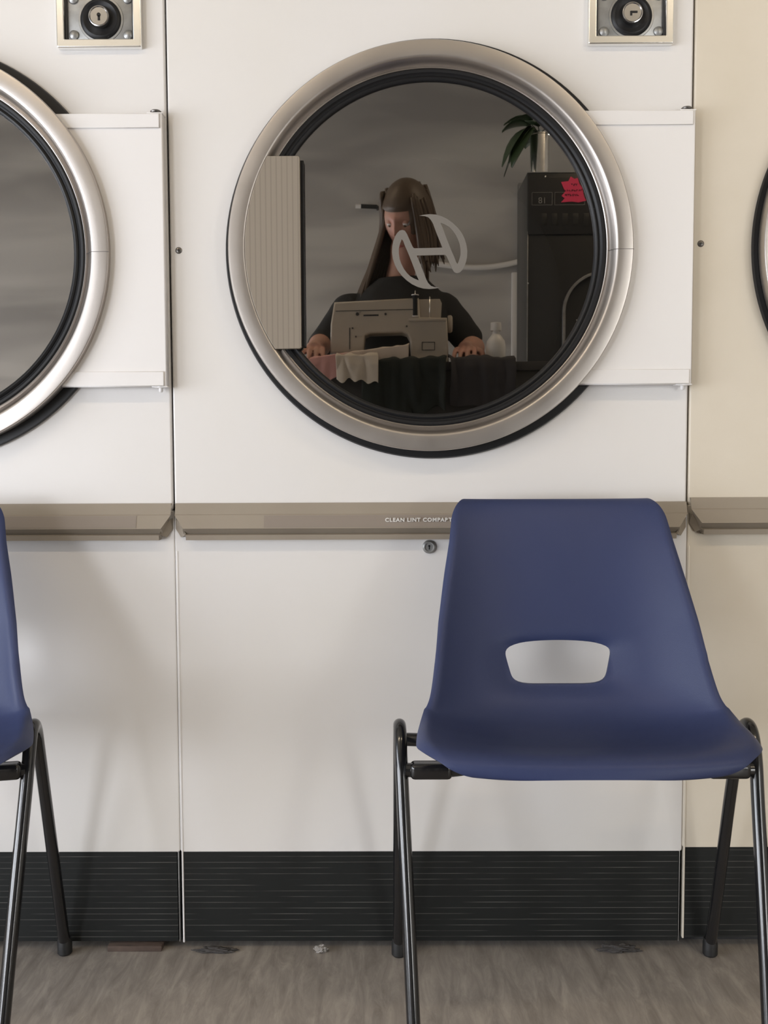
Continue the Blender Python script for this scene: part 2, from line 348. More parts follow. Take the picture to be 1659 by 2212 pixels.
def make_dryer(x0, dz, aged, dx_door, label, key_rot, first):
    W_ = PITCH; e = 0.0032
    en = M['enamel_aged'] if aged else M['enamel']; pl = M['plate_aged'] if aged else M['plate']
    t = thing('tumble_dryer', label, 'tumble dryer', (x0, 0, 0), 0, 'row of coin-operated tumble dryers')
    O = Vector((XS, 0, 0))
    def Q(px, py, Y=0.0): return P(px, py, Y)-O+Vector((0, 0, dz))
    # cabinet: sides, top, back, mid deck
    bm = bmesh.new()
    box(bm, .004, .010, .012, .82, .02, ZT); box(bm, W_-.010, W_-.004, .012, .82, .02, ZT)
    box(bm, .010, W_-.010, .012, .82, ZT-.01, ZT); box(bm, .010, W_-.010, .81, .82, .02, ZT-.01)
    box(bm, .010, W_-.010, .03, .81, z_strip_t-.02, z_strip_t-.01)
    obj('cabinet', bm, M['gap'], t, False)
    # upper front with its round hole
    cx, cz = CX+dx_door, CZ+dz
    flat('front_panel', [rrect(e+.0008, W_-e-.0018, z_strip_t-.012+dz, ZT, .006), circ(cx, cz, RO*.93, 128)], .009, .018, en, t, 0.003, True)
    # lint door panel
    flat('lint_panel', [rrect(e-.001, W_-e+.001, z_toe_t+.001+dz, z_strip_t-.014+dz, .003)], .008, .016, en, t, 0.002, True)
    # toe kick
    bm = bmesh.new(); n = 15; zt, zb = z_toe_t+dz, z_toe_b+dz; x1, x2 = .006, W_-.006
    prof = []
    for i in range(n):
        za = zt-(zt-zb)*i/n; zc = zt-(zt-zb)*(i+1)/n
        prof += [(.0, za), (.0, zc)] if False else ([(0.0, za)] if i == 0 else [])
    prof += [(0.0, zb), (.014, zb), (.014, zt)]
    va = [bm.verts.new((x1, y, z)) for y, z in prof]; vb = [bm.verts.new((x2, y, z)) for y, z in prof]
    for i in range(len(prof)):
        j = (i+1) % len(prof); bm.faces.new((va[i], va[j], vb[j], vb[i]))
    bm.faces.new(va); bm.faces.new(vb[::-1])
    obj('toe_kick', bm, M['plinth'], t, False)
    obj('corner_strip', B(.0022, .0052, -.001, .012, zb-.002, z_strip_b-.02+dz, .0005), pl, t)
    obj('corner_strip', B(W_-.0046, W_-.0028, .001, .012, zb-.002, zt, .0005), M['zinc'], t)
    obj('gap_shade_board', B(.006, W_-.006, .03, .045, 0, z_toe_t, .001), M['gap'], t)  # added dark board that keeps the gap under the plinth dark
    for fx in (.08, W_-.08):
        obj('levelling_foot', L([(0, 0), (.022, 0), (.022, .008), (.008, .012), (.008, .05), (0, .05)], (fx, .07, 0), 'Z', 20), M['dark_metal'], t)
    # lint trim: an aluminium pull profile with mitred ends
    zs = [z_strip_t, pz(1108), pz(1110), pz(1138), pz(1141), pz(1150), pz(1152), z_strip_b]
    zs = [z+dz for z in zs]
    ys = [-.006, -.012, -.014, -.022, -.019, -.011, -.0195, -.018]
    ins = [.0035, .0035, .0035, .0185, .0175, .0175, .0225, .0225]
    pr = list(zip(ys, zs, ins))
    bm = bmesh.new()
    loop = [(0.0, zs[0], .0035)]+pr+[(0.0, zs[-1], .0225)]
    va = [bm.verts.new((.0+i_, y, z)) for y, z, i_ in loop]; vb = [bm.verts.new((W_-i_, y, z)) for y, z, i_ in loop]
    for i in range(len(loop)):
        j = (i+1) % len(loop); bm.faces.new((va[i], va[j], vb[j], vb[i]))
    bm.faces.new(va); bm.faces.new(vb[::-1])
    tr = obj('lint_trim', bm, M['tan'], t, False)
    # flared end caps seen beside the seam
    for s in (0, 1):
        X = lambda x: x if s == 0 else W_-x
        bm = bmesh.new()
        q = [(.0025, -.002, pz(1118)+dz), (.006, -.008, pz(1120)+dz), (.019, -.018, pz(1141)+dz), (.0225, -.014, pz(1152)+dz), (.012, -.006, pz(1158)+dz), (.0025, -.002, pz(1140)+dz)]
        f = [bm.verts.new((X(x), y, z)) for x, y, z in q]; g = [bm.verts.new((X(x), .0, z)) for x, y, z in q]
        for i in range(6):
            j = (i+1) % 6; bm.faces.new((f[i], f[j], g[j], g[i]))
        bm.faces.new(f); bm.faces.new(g[::-1])
        obj('trim_end_cap', bm, M['tan'], tr, False)
    # printed label lying on the sloping face
    za, zb2 = pz(1111)+dz, pz(1136)+dz
    ya = lambda z: -.014-.008*((zs[2]-z)/(zs[2]-zs[3]))
    lx0, lx1 = Q(573, 1122).x, W_-.06
    bm = bmesh.new(); vs = [bm.verts.new(p) for p in ((lx0, ya(za)-.0006, za), (lx1, ya(za)-.0006, za), (lx1, ya(zb2)-.0006, zb2), (lx0, ya(zb2)-.0006, zb2))]
    ext = bm.faces.new(vs); r_ = bmesh.ops.extrude_face_region(bm, geom=[ext])
    for v in [v for v in r_['geom'] if isinstance(v, bmesh.types.BMVert)]: v.co.y += .0005
    lab = obj('trim_label', bm, M['tan_label'], tr, False)
    tx = text('label_lettering', 'CLEAN LINT COMPARTMENT', .0094, (0, 0, 0), M['print'], tr, bold=0.00035, spacing=1.16)
    me = tx.data; zc = pz(1124.5)+dz; sl = math.atan2(.008, zs[2]-zs[3])
    me.transform(Matrix.Translation((Q(832, 1122).x, ya(zc)-.0016, zc)) @ Matrix.Rotation(sl, 4, 'X'))
    # lint lock
    c = Q(927, 1181)
    lk = obj('lint_lock', L([(0, -.0045), (.0065, -.0045), (.0070, -.0060), (.0085, -.0062), (.0112, -.0035), (.0116, 0), (.0116, .002)], (c.x, 0, c.z), 'Y', 40), M['zinc'], t)
    bm = L([(0, -.0052), (.0017, -.0052), (.0017, -.004), (0, -.004)], (c.x, 0, c.z+.0018), 'Y', 16); box(bm, c.x-.0009, c.x+.0009, -.0052, -.004, c.z-.0042, c.z+.001)
    obj('keyhole', bm, M['rubber'], lk)
    # panel screw
    c = Q(386, 541)
    sc = obj('panel_screw', L([(0, -.0022), (.003, -.0022), (.0052, -.001), (.0056, 0), (.0056, .001)], (c.x, 0, c.z), 'Y', 28), M['dark_metal'], t)
    bm = bmesh.new(); box(bm, c.x-.0026, c.x+.0026, -.0026, -.002, c.z-.0005, c.z+.0005); box(bm, c.x-.0005, c.x+.0005, -.0026, -.002, c.z-.0026, c.z+.0026)
    obj('screw_slot', bm, M['rubber'], sc, False)
    # rubber seal between door and panel, and the drum
    scx = cx+.0045
    rs = RO*1.040
    obj('door_seal', L([(rs-.05, -.002), (rs-.001, -.001), (rs, -.006), (rs-.002, -.010), (rs-.05, -.011), (rs-.05, -.002)], (scx, 0, cz+.000), 'Y', 160), M['rubber'], t)
    obj('drum', L([(RO*.93, .02), (RO*.90, .06), (RO*.98, .10), (RO*.98, .62), (RO*.9, .64), (0, .66)], (cx, 0, cz), 'Y', 96), M['drum'], t)
    # door: brushed steel ring
    p = lambda v: v*PX
    prof = [(p(432), -.010), (p(438), -.012), (p(438.8), -.036), (p(438.2), -.0388), (p(436.5), -.0402), (p(433), -.0405), (p(420), -.0406), (p(407), -.0406), (p(403.5), -.0400), (p(401), -.0385),
            (p(396), -.0325), (p(391), -.0262), (p(388.8), -.0245), (p(387), -.0262), (p(385.5), -.0270), (p(384), -.0262), (p(383.5), -.022), (p(383.5), -.010), (p(432), -.010)]
    dr = obj('door_ring', L(prof, (cx, 0, cz), 'Y', 192), M['steel'], t)
    ln = bmesh.new(); pr2 = [q for q in prof[2:14]]
    a = math.radians(-0.4)
    for (r1, y1), (r2, y2) in zip(pr2, pr2[1:]):
        box(ln, cx+min(r1, r2), cx+max(r1, r2)+.0002, min(y1, y2)-.00025, max(y1, y2)-.0001, cz-.0042, cz-.0034)
    obj('ring_joint', ln, M['dark_metal'], dr, False)
    gk = [(p(384), -.010), (p(384), -.0255), (p(380), -.0275), (p(375), -.0268), (p(371.5), -.0235), (p(369.5), -.0230), (p(368), -.0245), (p(364), -.0258), (p(360), -.0248), (p(357.5), -.0220), (p(357), -.012), (p(384), -.010)]
    obj('glass_gasket', L(gk, (cx, 0, cz), 'Y', 160), M['rubber'], dr)
    gl = obj('door_glass', L([(0, YG), (p(358), YG)], (cx, 0, cz), 'Y', 160), M['door_glass'], dr)
    # etched mark on the glass
    oc = CX-Q(928, 534.5, YG).x
    loops = []
    for lp in logo_points():
        pts = []
        for x, y in lp:
            q = Q(800+x/6.636, 430+y/6.636, YG-.0006); pts.append((q.x+dx_door, q.z))
        loops.append(pts)
    flat('glass_mark', loops, YG-.0006, .0004, M['etch'], dr)
    # beige ribbed pull plate with its black backing
    hx1, hz1, hz0 = Q(646, 338, -.042).x+dx_door, Q(600, 338, -.042).z, Q(600, 752, -.042).z
    rr = p(400); pts = []
    a1 = math.asin((hz1-cz)/rr); a0 = math.asin((hz0-cz)/rr)
    for i in range(33):
        a = a1+(a0-a1)*i/32; pts.append((cx-rr*math.cos(a), cz+rr*math.sin(a)))
    pts += [(hx1-.002, hz0), (hx1, hz0+.002), (hx1, hz1-.002), (hx1-.002, hz1)]
    hd = flat('door_pull', [pts], -.0365, .011, M['ribbed'], dr, 0.001)
    obj('pull_backing', B(hx1-.03, hx1+.0065, -.034, -.0225, hz0+.003, hz1-.004, 0.001), M['rubber'], hd, False)
    # hinge plate with recessed face
    x_l, x_r = Q(1262, 540, -.026).x, Q(1496.5, 540, -.026).x
    zt_, zb_ = Q(1380, 239.5, -.026).z, Q(1380, 828, -.026).z
    z1_, z2_ = Q(1380, 268, -.026).z, Q(1380, 799, -.026).z
    rc = p(426)
    def plate_poly(za, zb4, xr):
        out = [(xr, za), (xr, zb4)]
        a0_, a1_ = math.asin((zb4-cz)/rc), math.asin((za-cz)/rc)
        return out+[(cx+rc*math.cos(a0_+(a1_-a0_)*i/24), cz+rc*math.sin(a0_+(a1_-a0_)*i/24)) for i in range(25)]
    hp = flat('hinge_plate', [plate_poly(zb_, zt_, x_r)], -.014, .020, pl, t, .002, True)
    for za, zb3 in ((z1_, zt_-.0004), (zb_+.0004, z2_)):
        flat('hinge_flange', [plate_poly(za, zb3, x_r-.0035)], -.0245, .005, pl, hp, .0012, True)
    for sgn, zz in ((1, zt_), (-1, zb_)):
        hx = x_r-.010
        pin = obj('hinge_pin', L([(0, -.002), (.0035, -.002), (.0035, .005), (.0085, .0052), (.0092, .0072), (.0070, .0092), (0, .0096)] if sgn > 0 else
              [(0, 0.0), (.0105, 0.0), (.0105, -.0035), (.0035, -.0037), (.0035, -.0085), (.0025, -.0105), (0, -.0108)], (hx, -.014, zz), 'Z', 28), M['dark_metal'] if sgn > 0 else pl, hp)
        obj('hinge_bracket', B(hx-.013, hx+.013, -.024, -.001, zz+.0012 if sgn > 0 else zz-.0030, zz+.0034 if sgn > 0 else zz-.0008, .0006), pl, hp)
    # coin box
    bx0, bx1 = Q(1273, 60, -.008).x, Q(1452, 60, -.008).x
    bz0 = Q(1360, 94, -.008).z; bz1 = bz0+(bx1-bx0)*1.02; w = .0095
    rim = flat('coin_lock_frame', [rrect(bx0, bx1, bz0, bz1, .0015), rrect(bx0+w, bx1-w, bz0+w, bz1-w, .001)], -.006, .013, M['chrome'], t, 0.002, True)
    flat('recess_shade_liner', [rrect(bx0+w-.0005, bx1-w+.0005, bz0+w-.0005, bz1-w+.0005, .001), rrect(bx0+w+.0045, bx1-w-.0045, bz0+w+.001, bz1-w-.001, .001)], -.004, .007, M['gap'], rim)  # dark strip standing in for the shade inside a deeper recess
    pcx, pcz = (bx0+bx1)/2, (bz0+bz1)/2
    plt = obj('lock_plate', B(bx0+w+.004, bx1-w-.004, -.0030, -.0005, bz0+w+.0008, bz1-w-.0008, .0005), M['zinc'], rim)
    c = Q(1364.5, 33, -.006); sz = Q(1364.5, 67, -.006).z; c.z = pcz = sz+.0285*1.0 if False else c.z
    bz = obj('lock_bezel', L([(.0375, -.002), (.0365, -.0042), (.0335, -.0046), (.0330, -.0040), (.0200, -.0012), (0, -.0012)], (c.x, 0, c.z), 'Y', 64), M['zinc'], rim)
    obj('lock_well', L([(.0332, -.0046), (.0310, -.0075), (.0275, -.0085), (.0215, -.0052), (.018, -.0045), (0, -.0045)], (c.x, 0, c.z), 'Y', 64), M['rubber'], bz)
    ky = obj('key_cylinder', L([(.0175, -.004), (.0180, -.0105), (.0165, -.0135), (.0150, -.0140), (.0138, -.0125), (0, -.0125)], (c.x+(-.001 if key_rot else .0), 0, c.z+.002), 'Y', 48), M['key'], bz)
    bm = bmesh.new()
    if key_rot:
        lathe(bm, [(0, -.0132), (.0032, -.0132), (.0032, -.0120), (0, -.0120)], (c.x-.001, 0, c.z+.004), 'Y', 18)
        box(bm, c.x-.0028, c.x+.0012, -.0132, -.0120, c.z-.005, c.z+.003, .0004)
    else:
        box(bm, c.x-.004, c.x+.008, -.0132, -.0120, c.z+.001, c.z+.0045, .0004)
        box(bm, c.x-.004, c.x-.0005, -.0132, -.0120, c.z-.003, c.z+.002, .0004)
    obj('key_slot', bm, M['rubber'], ky, False)
    for sx_, sz_ in ((-1, 0), (1, 0), (-1, 1), (1, 1)):
        x = c.x+sx_*.0445; z = sz+sz_*.0575
        obj('dome_screw', L([(0, -.0085), (.004, -.0080), (.0075, -.0055), (.0085, -.002), (.0085, -.001)], (x, 0, z), 'Y', 28), M['zinc'], plt)
    if aged:
        bm = bmesh.new()
        for pts in ([(1631, 163), (1630, 180), (1631, 206)], [(1631, 164), (1640, 172)], [(1643, 178), (1651, 184), (1648, 196), (1655, 207)]):
            tube(bm, [P(x, y, -.0008)-O for x, y in pts], .0005, 5)
        obj('sticker_residue', bm, M['tan'], t, False)
    return t
make_dryer(XS, 0, False, 0, 'white tumble dryer in the middle, whole steel-rimmed round door with the person mirrored in it', 0, True)
make_dryer(XS-PITCH, 0, False, 0.013, 'white tumble dryer cut off at the left edge, vertical keyhole in its coin lock', 1, False)
make_dryer(XS+PITCH, .0065, True, .003, 'yellowed beige tumble dryer cut off at the right edge, behind the chair leg', 0, False)
# remove the far hinge / hidden copies are kept: each dryer is complete

M['wood'] = mat('brown_wood', (0.095, 0.065, 0.050), .9, var=(30, (1, 6, 1), (0.06, 0.042, 0.034), .4, .7))
M['lint'] = mat('grey_lint', (0.32, 0.30, 0.28), .95, spec=.1)
M['lint_dark'] = mat('dark_lint', (0.075, 0.07, 0.068), .95, spec=.1)
a, b = P(236, 2050, -.001), P(352, 2050, -.001)
o = obj('wooden_shim', B(a.x, b.x, -.012, .028, 0, .010, .001), M['wood']); tag(o, 'thin brown wooden shim under the plinth of the left tumble dryer', 'shim')
def lint(px, wid, hgt, m, label, seed):
    c = P(px, 2047, -.004); bm = bmesh.new(); bmesh.ops.create_icosphere(bm, subdivisions=5, radius=1)
    for v in bm.verts:
        n_ = 1+.55*noise.noise(v.co*2.2+Vector((seed, 0, 0)))+.35*noise.noise(v.co*6+Vector((seed, 4, 0)))
        v.co = Vector((v.co.x*wid*n_, v.co.y*.008*n_, max(-.95, v.co.z*n_)*hgt+hgt*.95))
    o = obj('lint_clump', bm, m, None, True, auto=False); o.location = (c.x, -.012, 0); tag(o, label, 'lint', 'lint clumps under the plinths')
lint(694, .010, .0055, M['lint'], 'small pale lint clump under the plinth, left of the blue chair', 1.0)
lint(1335, .030, .0055, M['lint_dark'], 'wide grey lint clump under the plinth, between the chair legs', 6.0)
lint(470, .030, .0035, M['lint_dark'], 'flat dark lint clump under the plinth near the dryer seam', 9.0)

# ------------------------------------------------------------------ chairs
def make_chair(label, loc, rz, fw3=(.266, .265, .246), SX=-.012):
    t = thing('stacking_chair', label, 'chair', loc, rz, 'blue plastic stacking chairs along the dryers')
    # centre line of the moulded shell: y, z, half width, side curl forward (y), side curl up (z)
    K = [(-.050, .7646, .160, .000, .000), (-.060, .7786, .167, .003, .001), (-.072, .780, .172, .008, .001), (-.086, .762, .176, .018, .002), (-.104, .717, .182, .036, .003), (-.124, .657, .190, .054, .005),
         (-.144, .597, .197, .070, .007), (-.163, .542, .204, .082, .010), (-.182, .499, .211, .086, .016), (-.206, .470, .217, .074, .030), (-.240, .455, .222, .047, .040), (-.290, .451, .227, .020, .040),
         (-.340, .456, .232, .006, .030), (-.385, .463, .234, .000, .015), (-.410, .464, .234, .000, .006), (-.426, .458, .233, .000, .001), (-.431, .443, .231, .000, .001)]
    HXC = -.008; HZC, HZ, HX = .5345, .0285, .0775
    path = smooth_path(K, 9); NV = len(path); NU = 90
    L_ = [0]
    for a, b in zip(path, path[1:]): L_.append(L_[-1]+math.hypot(b[0]-a[0], b[1]-a[1]))
    tot = L_[-1]
    bm = bmesh.new(); vs = []
    for j, (y, z, hw, cf, cu) in enumerate(path):
        row = []; front = max(0.0, min(1.0, (-y-.25)/.17)); bk = min(1, cf/.05)
        cor = 1.0; lf = 1.0
        if z > .60: hw *= 1-.035*min(1, (z-.60)/.12)
        for dist, rad in ((L_[j], .066), (tot-L_[j], .080)):
            if dist < rad:
                q = 1-dist/rad; cor = min(cor, (hw-rad*(1-math.sqrt(max(0, 1-q*q))))/hw); lf = min(lf, (lambda w: w*w*(3-2*w))(dist/rad))
        for i in range(NU+1):
            u = -1+2*i/NU
            a = abs(u); s = math.copysign(1, u)
            k = a**3.2; lip = max(0, (a-.92)/.08)
            x = s*hw*cor*(a if a < .92 else .92+(a-.92)*.8)+SX
            yy = y-cf*k+lip*lip*.014*bk*lf+.014*front*a**2.6; zz = z+cu*k-lip*lip*(.016*(1-bk)+.004*bk)*lf*(1 if z < .55 else 0)
            if z > .47 and y > -.2:        # moulding rolls back around the hand hole
                px_ = x-SX-HXC; pz_ = z-HZC; rho = ((abs(px_)/(HX+.004))**4+(abs(pz_)/(HZ+.004))**4)**.25
                dd = (rho-1)*HZ
                if dd < .016: yy += .009*(1-max(0, dd)/.016)**2
            row.append(bm.verts.new((x, yy, zz)))
        vs.append(row)
    for j in range(NV-1):
        for i in range(NU): bm.faces.new((vs[j][i], vs[j+1][i], vs[j+1][i+1], vs[j][i+1]))
    bmesh.ops.recalc_face_normals(bm, faces=bm.faces)
    me = bpy.data.meshes.new('seat_shell'); bm.to_mesh(me); bm.free()
    sh = link('seat_shell', me, M['shell'], t)
    m1 = sh.modifiers.new('s', 'SOLIDIFY'); m1.thickness = .006; m1.offset = 0
    hole = []
    for i in range(72):
        ang = 2*PI*i/72; n_ = 5.5; ca, sa = math.cos(ang), math.sin(ang); rr = (abs(ca)**n_+abs(sa)**n_)**(-1/n_)
        nx = rr*ca*HX; nz = rr*sa*HZ; nx *= 1+.10*nz/HZ
        if nz > 0: nz += .007*(1-(nx/.085)**2)*nz/HZ
        hole.append((nx+SX+HXC, HZC+nz))
    ct = flat('tmp_cut', [hole], -.16, .3, None); ct.parent = None
    b_ = bmesh.new(); b_.from_mesh(ct.data); bmesh.ops.remove_doubles(b_, verts=b_.verts, dist=1e-5); bmesh.ops.recalc_face_normals(b_, faces=b_.faces); b_.to_mesh(ct.data); b_.free()
    t.location = (0, 0, 0); t.rotation_euler = (0, 0, 0)
    mb = sh.modifiers.new('c', 'BOOLEAN'); mb.object = ct; mb.operation = 'DIFFERENCE'; mb.solver = 'EXACT'
    dg = bpy.context.evaluated_depsgraph_get(); dg.update()
    me2 = bpy.data.meshes.new_from_object(sh.evaluated_get(dg)); sh.modifiers.clear(); sh.data = me2; me2.name = 'seat_shell'
    bpy.data.objects.remove(ct)
    b_ = bmesh.new(); b_.from_mesh(me2)
    es = [e for e in b_.edges if len(e.link_faces) == 2 and e.calc_face_angle(0) > math.radians(50)]
    for f in b_.faces: f.smooth = True
    bmesh.ops.bevel(b_, geom=es, offset=.0022, segments=3, affect='EDGES', profile=.5, clamp_overlap=True)
    for f in b_.faces: f.smooth = True
    b_.to_mesh(me2); b_.free()
    t.location = loc; t.rotation_euler = (0, 0, rz)
    # side frames
    for s in (-1, 1):
        ra, lo, fo = fw3
        g = lambda f: s*(ra+(lo-ra)*f); h = lambda f: s*(lo+(fo-lo)*f)
        pts = [(g(0), -.022, .018), (g(.25), -.055, .12), (g(.7), -.108, .30), (g(.93), -.142, .400), (g(.97), -.158, .430), (g(1), -.182, .446), (h(.04), -.206, .438), (h(.1), -.226, .405), (h(.22), -.244, .35), (h(.53), -.288, .22), (h(1), -.352, .018)]
        pp = smooth_path(pts, 7)
        fr = obj('leg_frame', T(pp, .0098, 18), M['black_paint'], t)
        for q in (pts[0], pts[-1]):
            obj('rubber_foot', L([(0, 0), (.010, 0), (.0125, .003), (.0125, .022), (.0108, .030), (0, .030)], (q[0], q[1], 0.0), 'Z', 20), M['foot'], fr)
    # cross rails under the seat
    kx = fw3[1]/.265
    obj('front_rail', T(smooth_path([(x*kx, y, z) for x, y, z in [(-.256, -.232, .392), (-.19, -.235, .393), (-.12, -.240, .404), (0, -.242, .410), (.12, -.240, .404), (.19, -.235, .393), (.256, -.232, .392)]], 5), .0105, 16), M['black_paint'], t)
    obj('rear_rail', T([(x*kx, y, z) for x, y, z in [(-.262, -.142, .412), (-.19, -.152, .412), (0, -.160, .412), (.19, -.152, .412), (.262, -.142, .412)]], .0105, 16), M['black_paint'], t)
    for s in (-1, 1):
        obj('rail_socket', B(min(s*.188, s*.250)*kx, max(s*.188, s*.250)*kx, -.249, -.222, .381, .405, .007, 4), M['black_paint'], t)
        obj('seat_mount', B(s*.13-.02, s*.13+.02, -.27, -.14, .400, .449, .003), M['black_paint'], t)
    return t
CHX = P(1208, 1088, -.07).x
make_chair('navy blue plastic stacking chair before the middle dryer, its hand hole in full view', (.278, -.003, 0), 0.0)
make_chair('navy blue plastic stacking chair cut off at the left edge, only one side showing', (-.808, -.052, 0), math.radians(13), (.246, .224, .186), .011)


# ------------------------------------------------------------------ what the door glass mirrors: the service counter behind the camera
cm = lambda n, c, r=.6, **k: mat(n, c, r, **k)
M['counter'] = cm('dark_laminate', (0.045, 0.043, 0.040), .5)
M['machine'] = cm('beige_machine_enamel', (0.50, 0.44, 0.36), .35)
M['machine_dark'] = cm('dark_grey_paint', (0.028, 0.028, 0.027), .35)
M['skin'] = mat('skin', (0.50, 0.29, 0.22), .55, var=(14, (1, 1, 1), (0.54, 0.27, 0.21), .4, .7))
M['hair'] = cm('brown_hair', (0.085, 0.058, 0.038), .45)
M['jumper'] = mat('charcoal_knit', (0.020, 0.021, 0.022), .9, bump=(250, .4, .002))
M['trouser'] = mat('dark_grey_cloth', (0.04, 0.04, 0.042), .9)
M['pink'] = cm('neon_pink_card', (0.90, 0.06, 0.16), .6)
M['ink'] = cm('black_ink', (0.02, 0.015, 0.02), .6)
M['leaf'] = cm('dark_green_leaf', (0.030, 0.055, 0.022), .45)
zc = R(1070, 787, -1.90).z
YC0, YC1 = -1.775, -1.985
t = thing('service_counter', 'long dark service counter facing the dryers, sewing machine standing on it', 'counter', (0.2, YC0, 0))
bm = B(-1.0, 1.25, YC1-YC0, 0, -.03, 0, .003); bm.transform(Matrix.Translation((0, 0, zc)))
obj('countertop', bm, M['counter'], t)
obj('counter_front', B(-1.0, 1.25, -.05, -.03, zc-.28, zc-.03, .001), M['counter'], t)
for sx_ in (-.98, .1, 1.20): obj('counter_leg', B(sx_, sx_+.03, YC1-YC0+.02, -.05, 0, zc-.03, .001), M['counter'], t)

# sewing machine, outline traced from its mirror image
YM = -1.90; A = lambda x, y: (R(x, y, YM).x, R(x, y, YM).z)
t = thing('sewing_machine', 'beige domestic sewing machine on the dark counter, in front of the person', 'sewing machine', (A(840, 785)[0], YM, zc))
inv = Matrix.Translation(-Vector(t.location))
def SM(name, loops, y, dep, m, par=None, bev=.002):
    o = flat(name, [[A(*p) for p in lp] for lp in loops], YM+y, dep, m, par or t, bev, True); o.data.transform(inv); return o
body = SM('machine_body', [[(727, 661), (900, 652), (903, 693), (960, 694), (964, 783.5), (893, 783.5), (889, 735), (882, 722), (868, 718), (800, 720), (786, 726), (783, 762), (719, 762), (720, 705)]], 0, .11, M['machine'], None, .006)
SM('top_cover', [[(900, 651), (948, 650), (952, 658), (950, 694), (900, 694)]], .0, .07, M['machine'], body, .002)
obj('spool_ledge', B(A(882, 690)[0]-t.location.x, A(962, 690)[0]-t.location.x, .034, .062, A(900, 698)[1]-zc, A(900, 693)[1]-zc, .001), M['machine'], body)
SM('lid_line', [[(727, 676), (900, 672), (900, 673.4), (727, 677.4)]], .0555, .0012, M['machine_dark'], body, 0)
SM('machine_base', [[(716, 784.4), (964, 784.4), (964, 776), (716, 778)]], 0, .13, M['machine'], None, .002)
SM('needle_bar', [[(757, 762), (760, 762), (760, 776), (757, 776)]], 0, .004, M['chrome'])
SM('presser_foot', [[(750, 770), (766, 770), (766, 775), (750, 775)]], 0, .012, M['chrome'])
SM('thread_slot', [[(756, 712), (758, 712), (758, 758), (756, 758)]], .0555, .0012, M['machine_dark'], body, 0)
SM('nameplate', [[(910, 742), (938, 742), (938, 760), (910, 760)], [(911.5, 743.5), (936.5, 743.5), (936.5, 758.5), (911.5, 758.5)]], .0555, .0012, M['machine_dark'], body, 0)
for k, (x, y) in enumerate(((773, 683), (833, 683), (763, 713), (770, 731), (878, 709))):
    q = Vector((A(x, y)[0], YM+.056, A(x, y)[1]))-Vector(t.location)
    rr = (.0055, .004, .003, .003, .003)[k]
    obj('dial_knob', L([(0, .004), (rr, .004), (rr, 0)], (q.x, q.y, q.z), 'Y', 20), M['machine_dark'], body)
SM('body_stripe', [[(786, 684), (818, 683.5), (818, 687), (786, 687.5)]], .0555, .0012, M['machine_dark'], body, 0)
for x, y0, y1, th in ((896, 632, 694, 0), (927, 645, 694, 0)):
    a = A(x, y1); b = A(x, y0)
    obj('spool_pin', T([(a[0]-t.location.x, .048, a[1]-zc), (b[0]-t.location.x, .048, b[1]-zc)], .0018, 8), M['chrome'], t)
q = A(896, 688); q2 = A(896, 640)
tt = thing('thread_spool', 'dark spool of thread on the upright pin of the sewing machine', 'spool', (q[0], YM+.048, q[1]))
obj('thread', L([(.0035, .003), (.0105, .003), (.0105, q2[1]-q[1]-.004), (.0035, q2[1]-q[1]-.004)], (0, 0, 0), 'Z', 24), M['jumper'], tt)
for z in (0, q2[1]-q[1]-.004): obj('spool_end', L([(.003, z), (.0125, z), (.0125, z+.003), (.003, z+.003)], (0, 0, 0), 'Z', 24), M['white'], tt)
hw = A(968, 700)
obj('hand_wheel', L([(0, 0), (.028, 0), (.030, .004), (.030, .012), (.026, .016), (0, .016)], (hw[0]-t.location.x-.002, -.0, hw[1]-zc), 'X', 32), M['machine'], t)

# cloths draped over the front edge of the counter
def drape(name, label, x0, x1, top_w, drop0, drop1, m, yo, zo, seed, amp=.012, skew=0.0, rise=0.0):
    bm = bmesh.new(); NX, NS = 46, 40; vs = []
    for i in range(NX+1):
        u = i/NX; x = x0+(x1-x0)*u; col = []
        dr = drop0+(drop1-drop0)*u+.03*noise.noise(Vector((u*4, seed, 0)))
        tot = top_w+dr
        zr = rise*u**.8
        for j in range(NS+1):
            s = tot*j/NS-top_w
            w = noise.noise(Vector((x*14+seed, s*3, seed)))*amp+noise.noise(Vector((x*34, s*9, seed+3)))*amp*.4
            if s < 0: p = (x+skew*s, YC0+yo+s, zc+zo+.004+zr*(1+s/top_w*.6)+abs(w)*.9)
            else:
                p = (x+skew*s+.5*w, YC0+yo+.006+abs(w)*1.1*min(1, s/.03), zc+zo+.004+zr-s*(1+zr*6))
            col.append(bm.verts.new(p))
        vs.append(col)
    for i in range(NX):
        for j in range(NS): bm.faces.new((vs[i][j], vs[i+1][j], vs[i+1][j+1], vs[i][j+1]))
    for v in bm.verts: v.co -= Vector((x0, YC0, zc))
    o = obj(name, bm, m, None, True, auto=False); o.location = (x0, YC0, zc)
    md = o.modifiers.new('s', 'SOLIDIFY'); md.thickness = .002; md.offset = 1
    tag(o, label, 'cloth'); return o
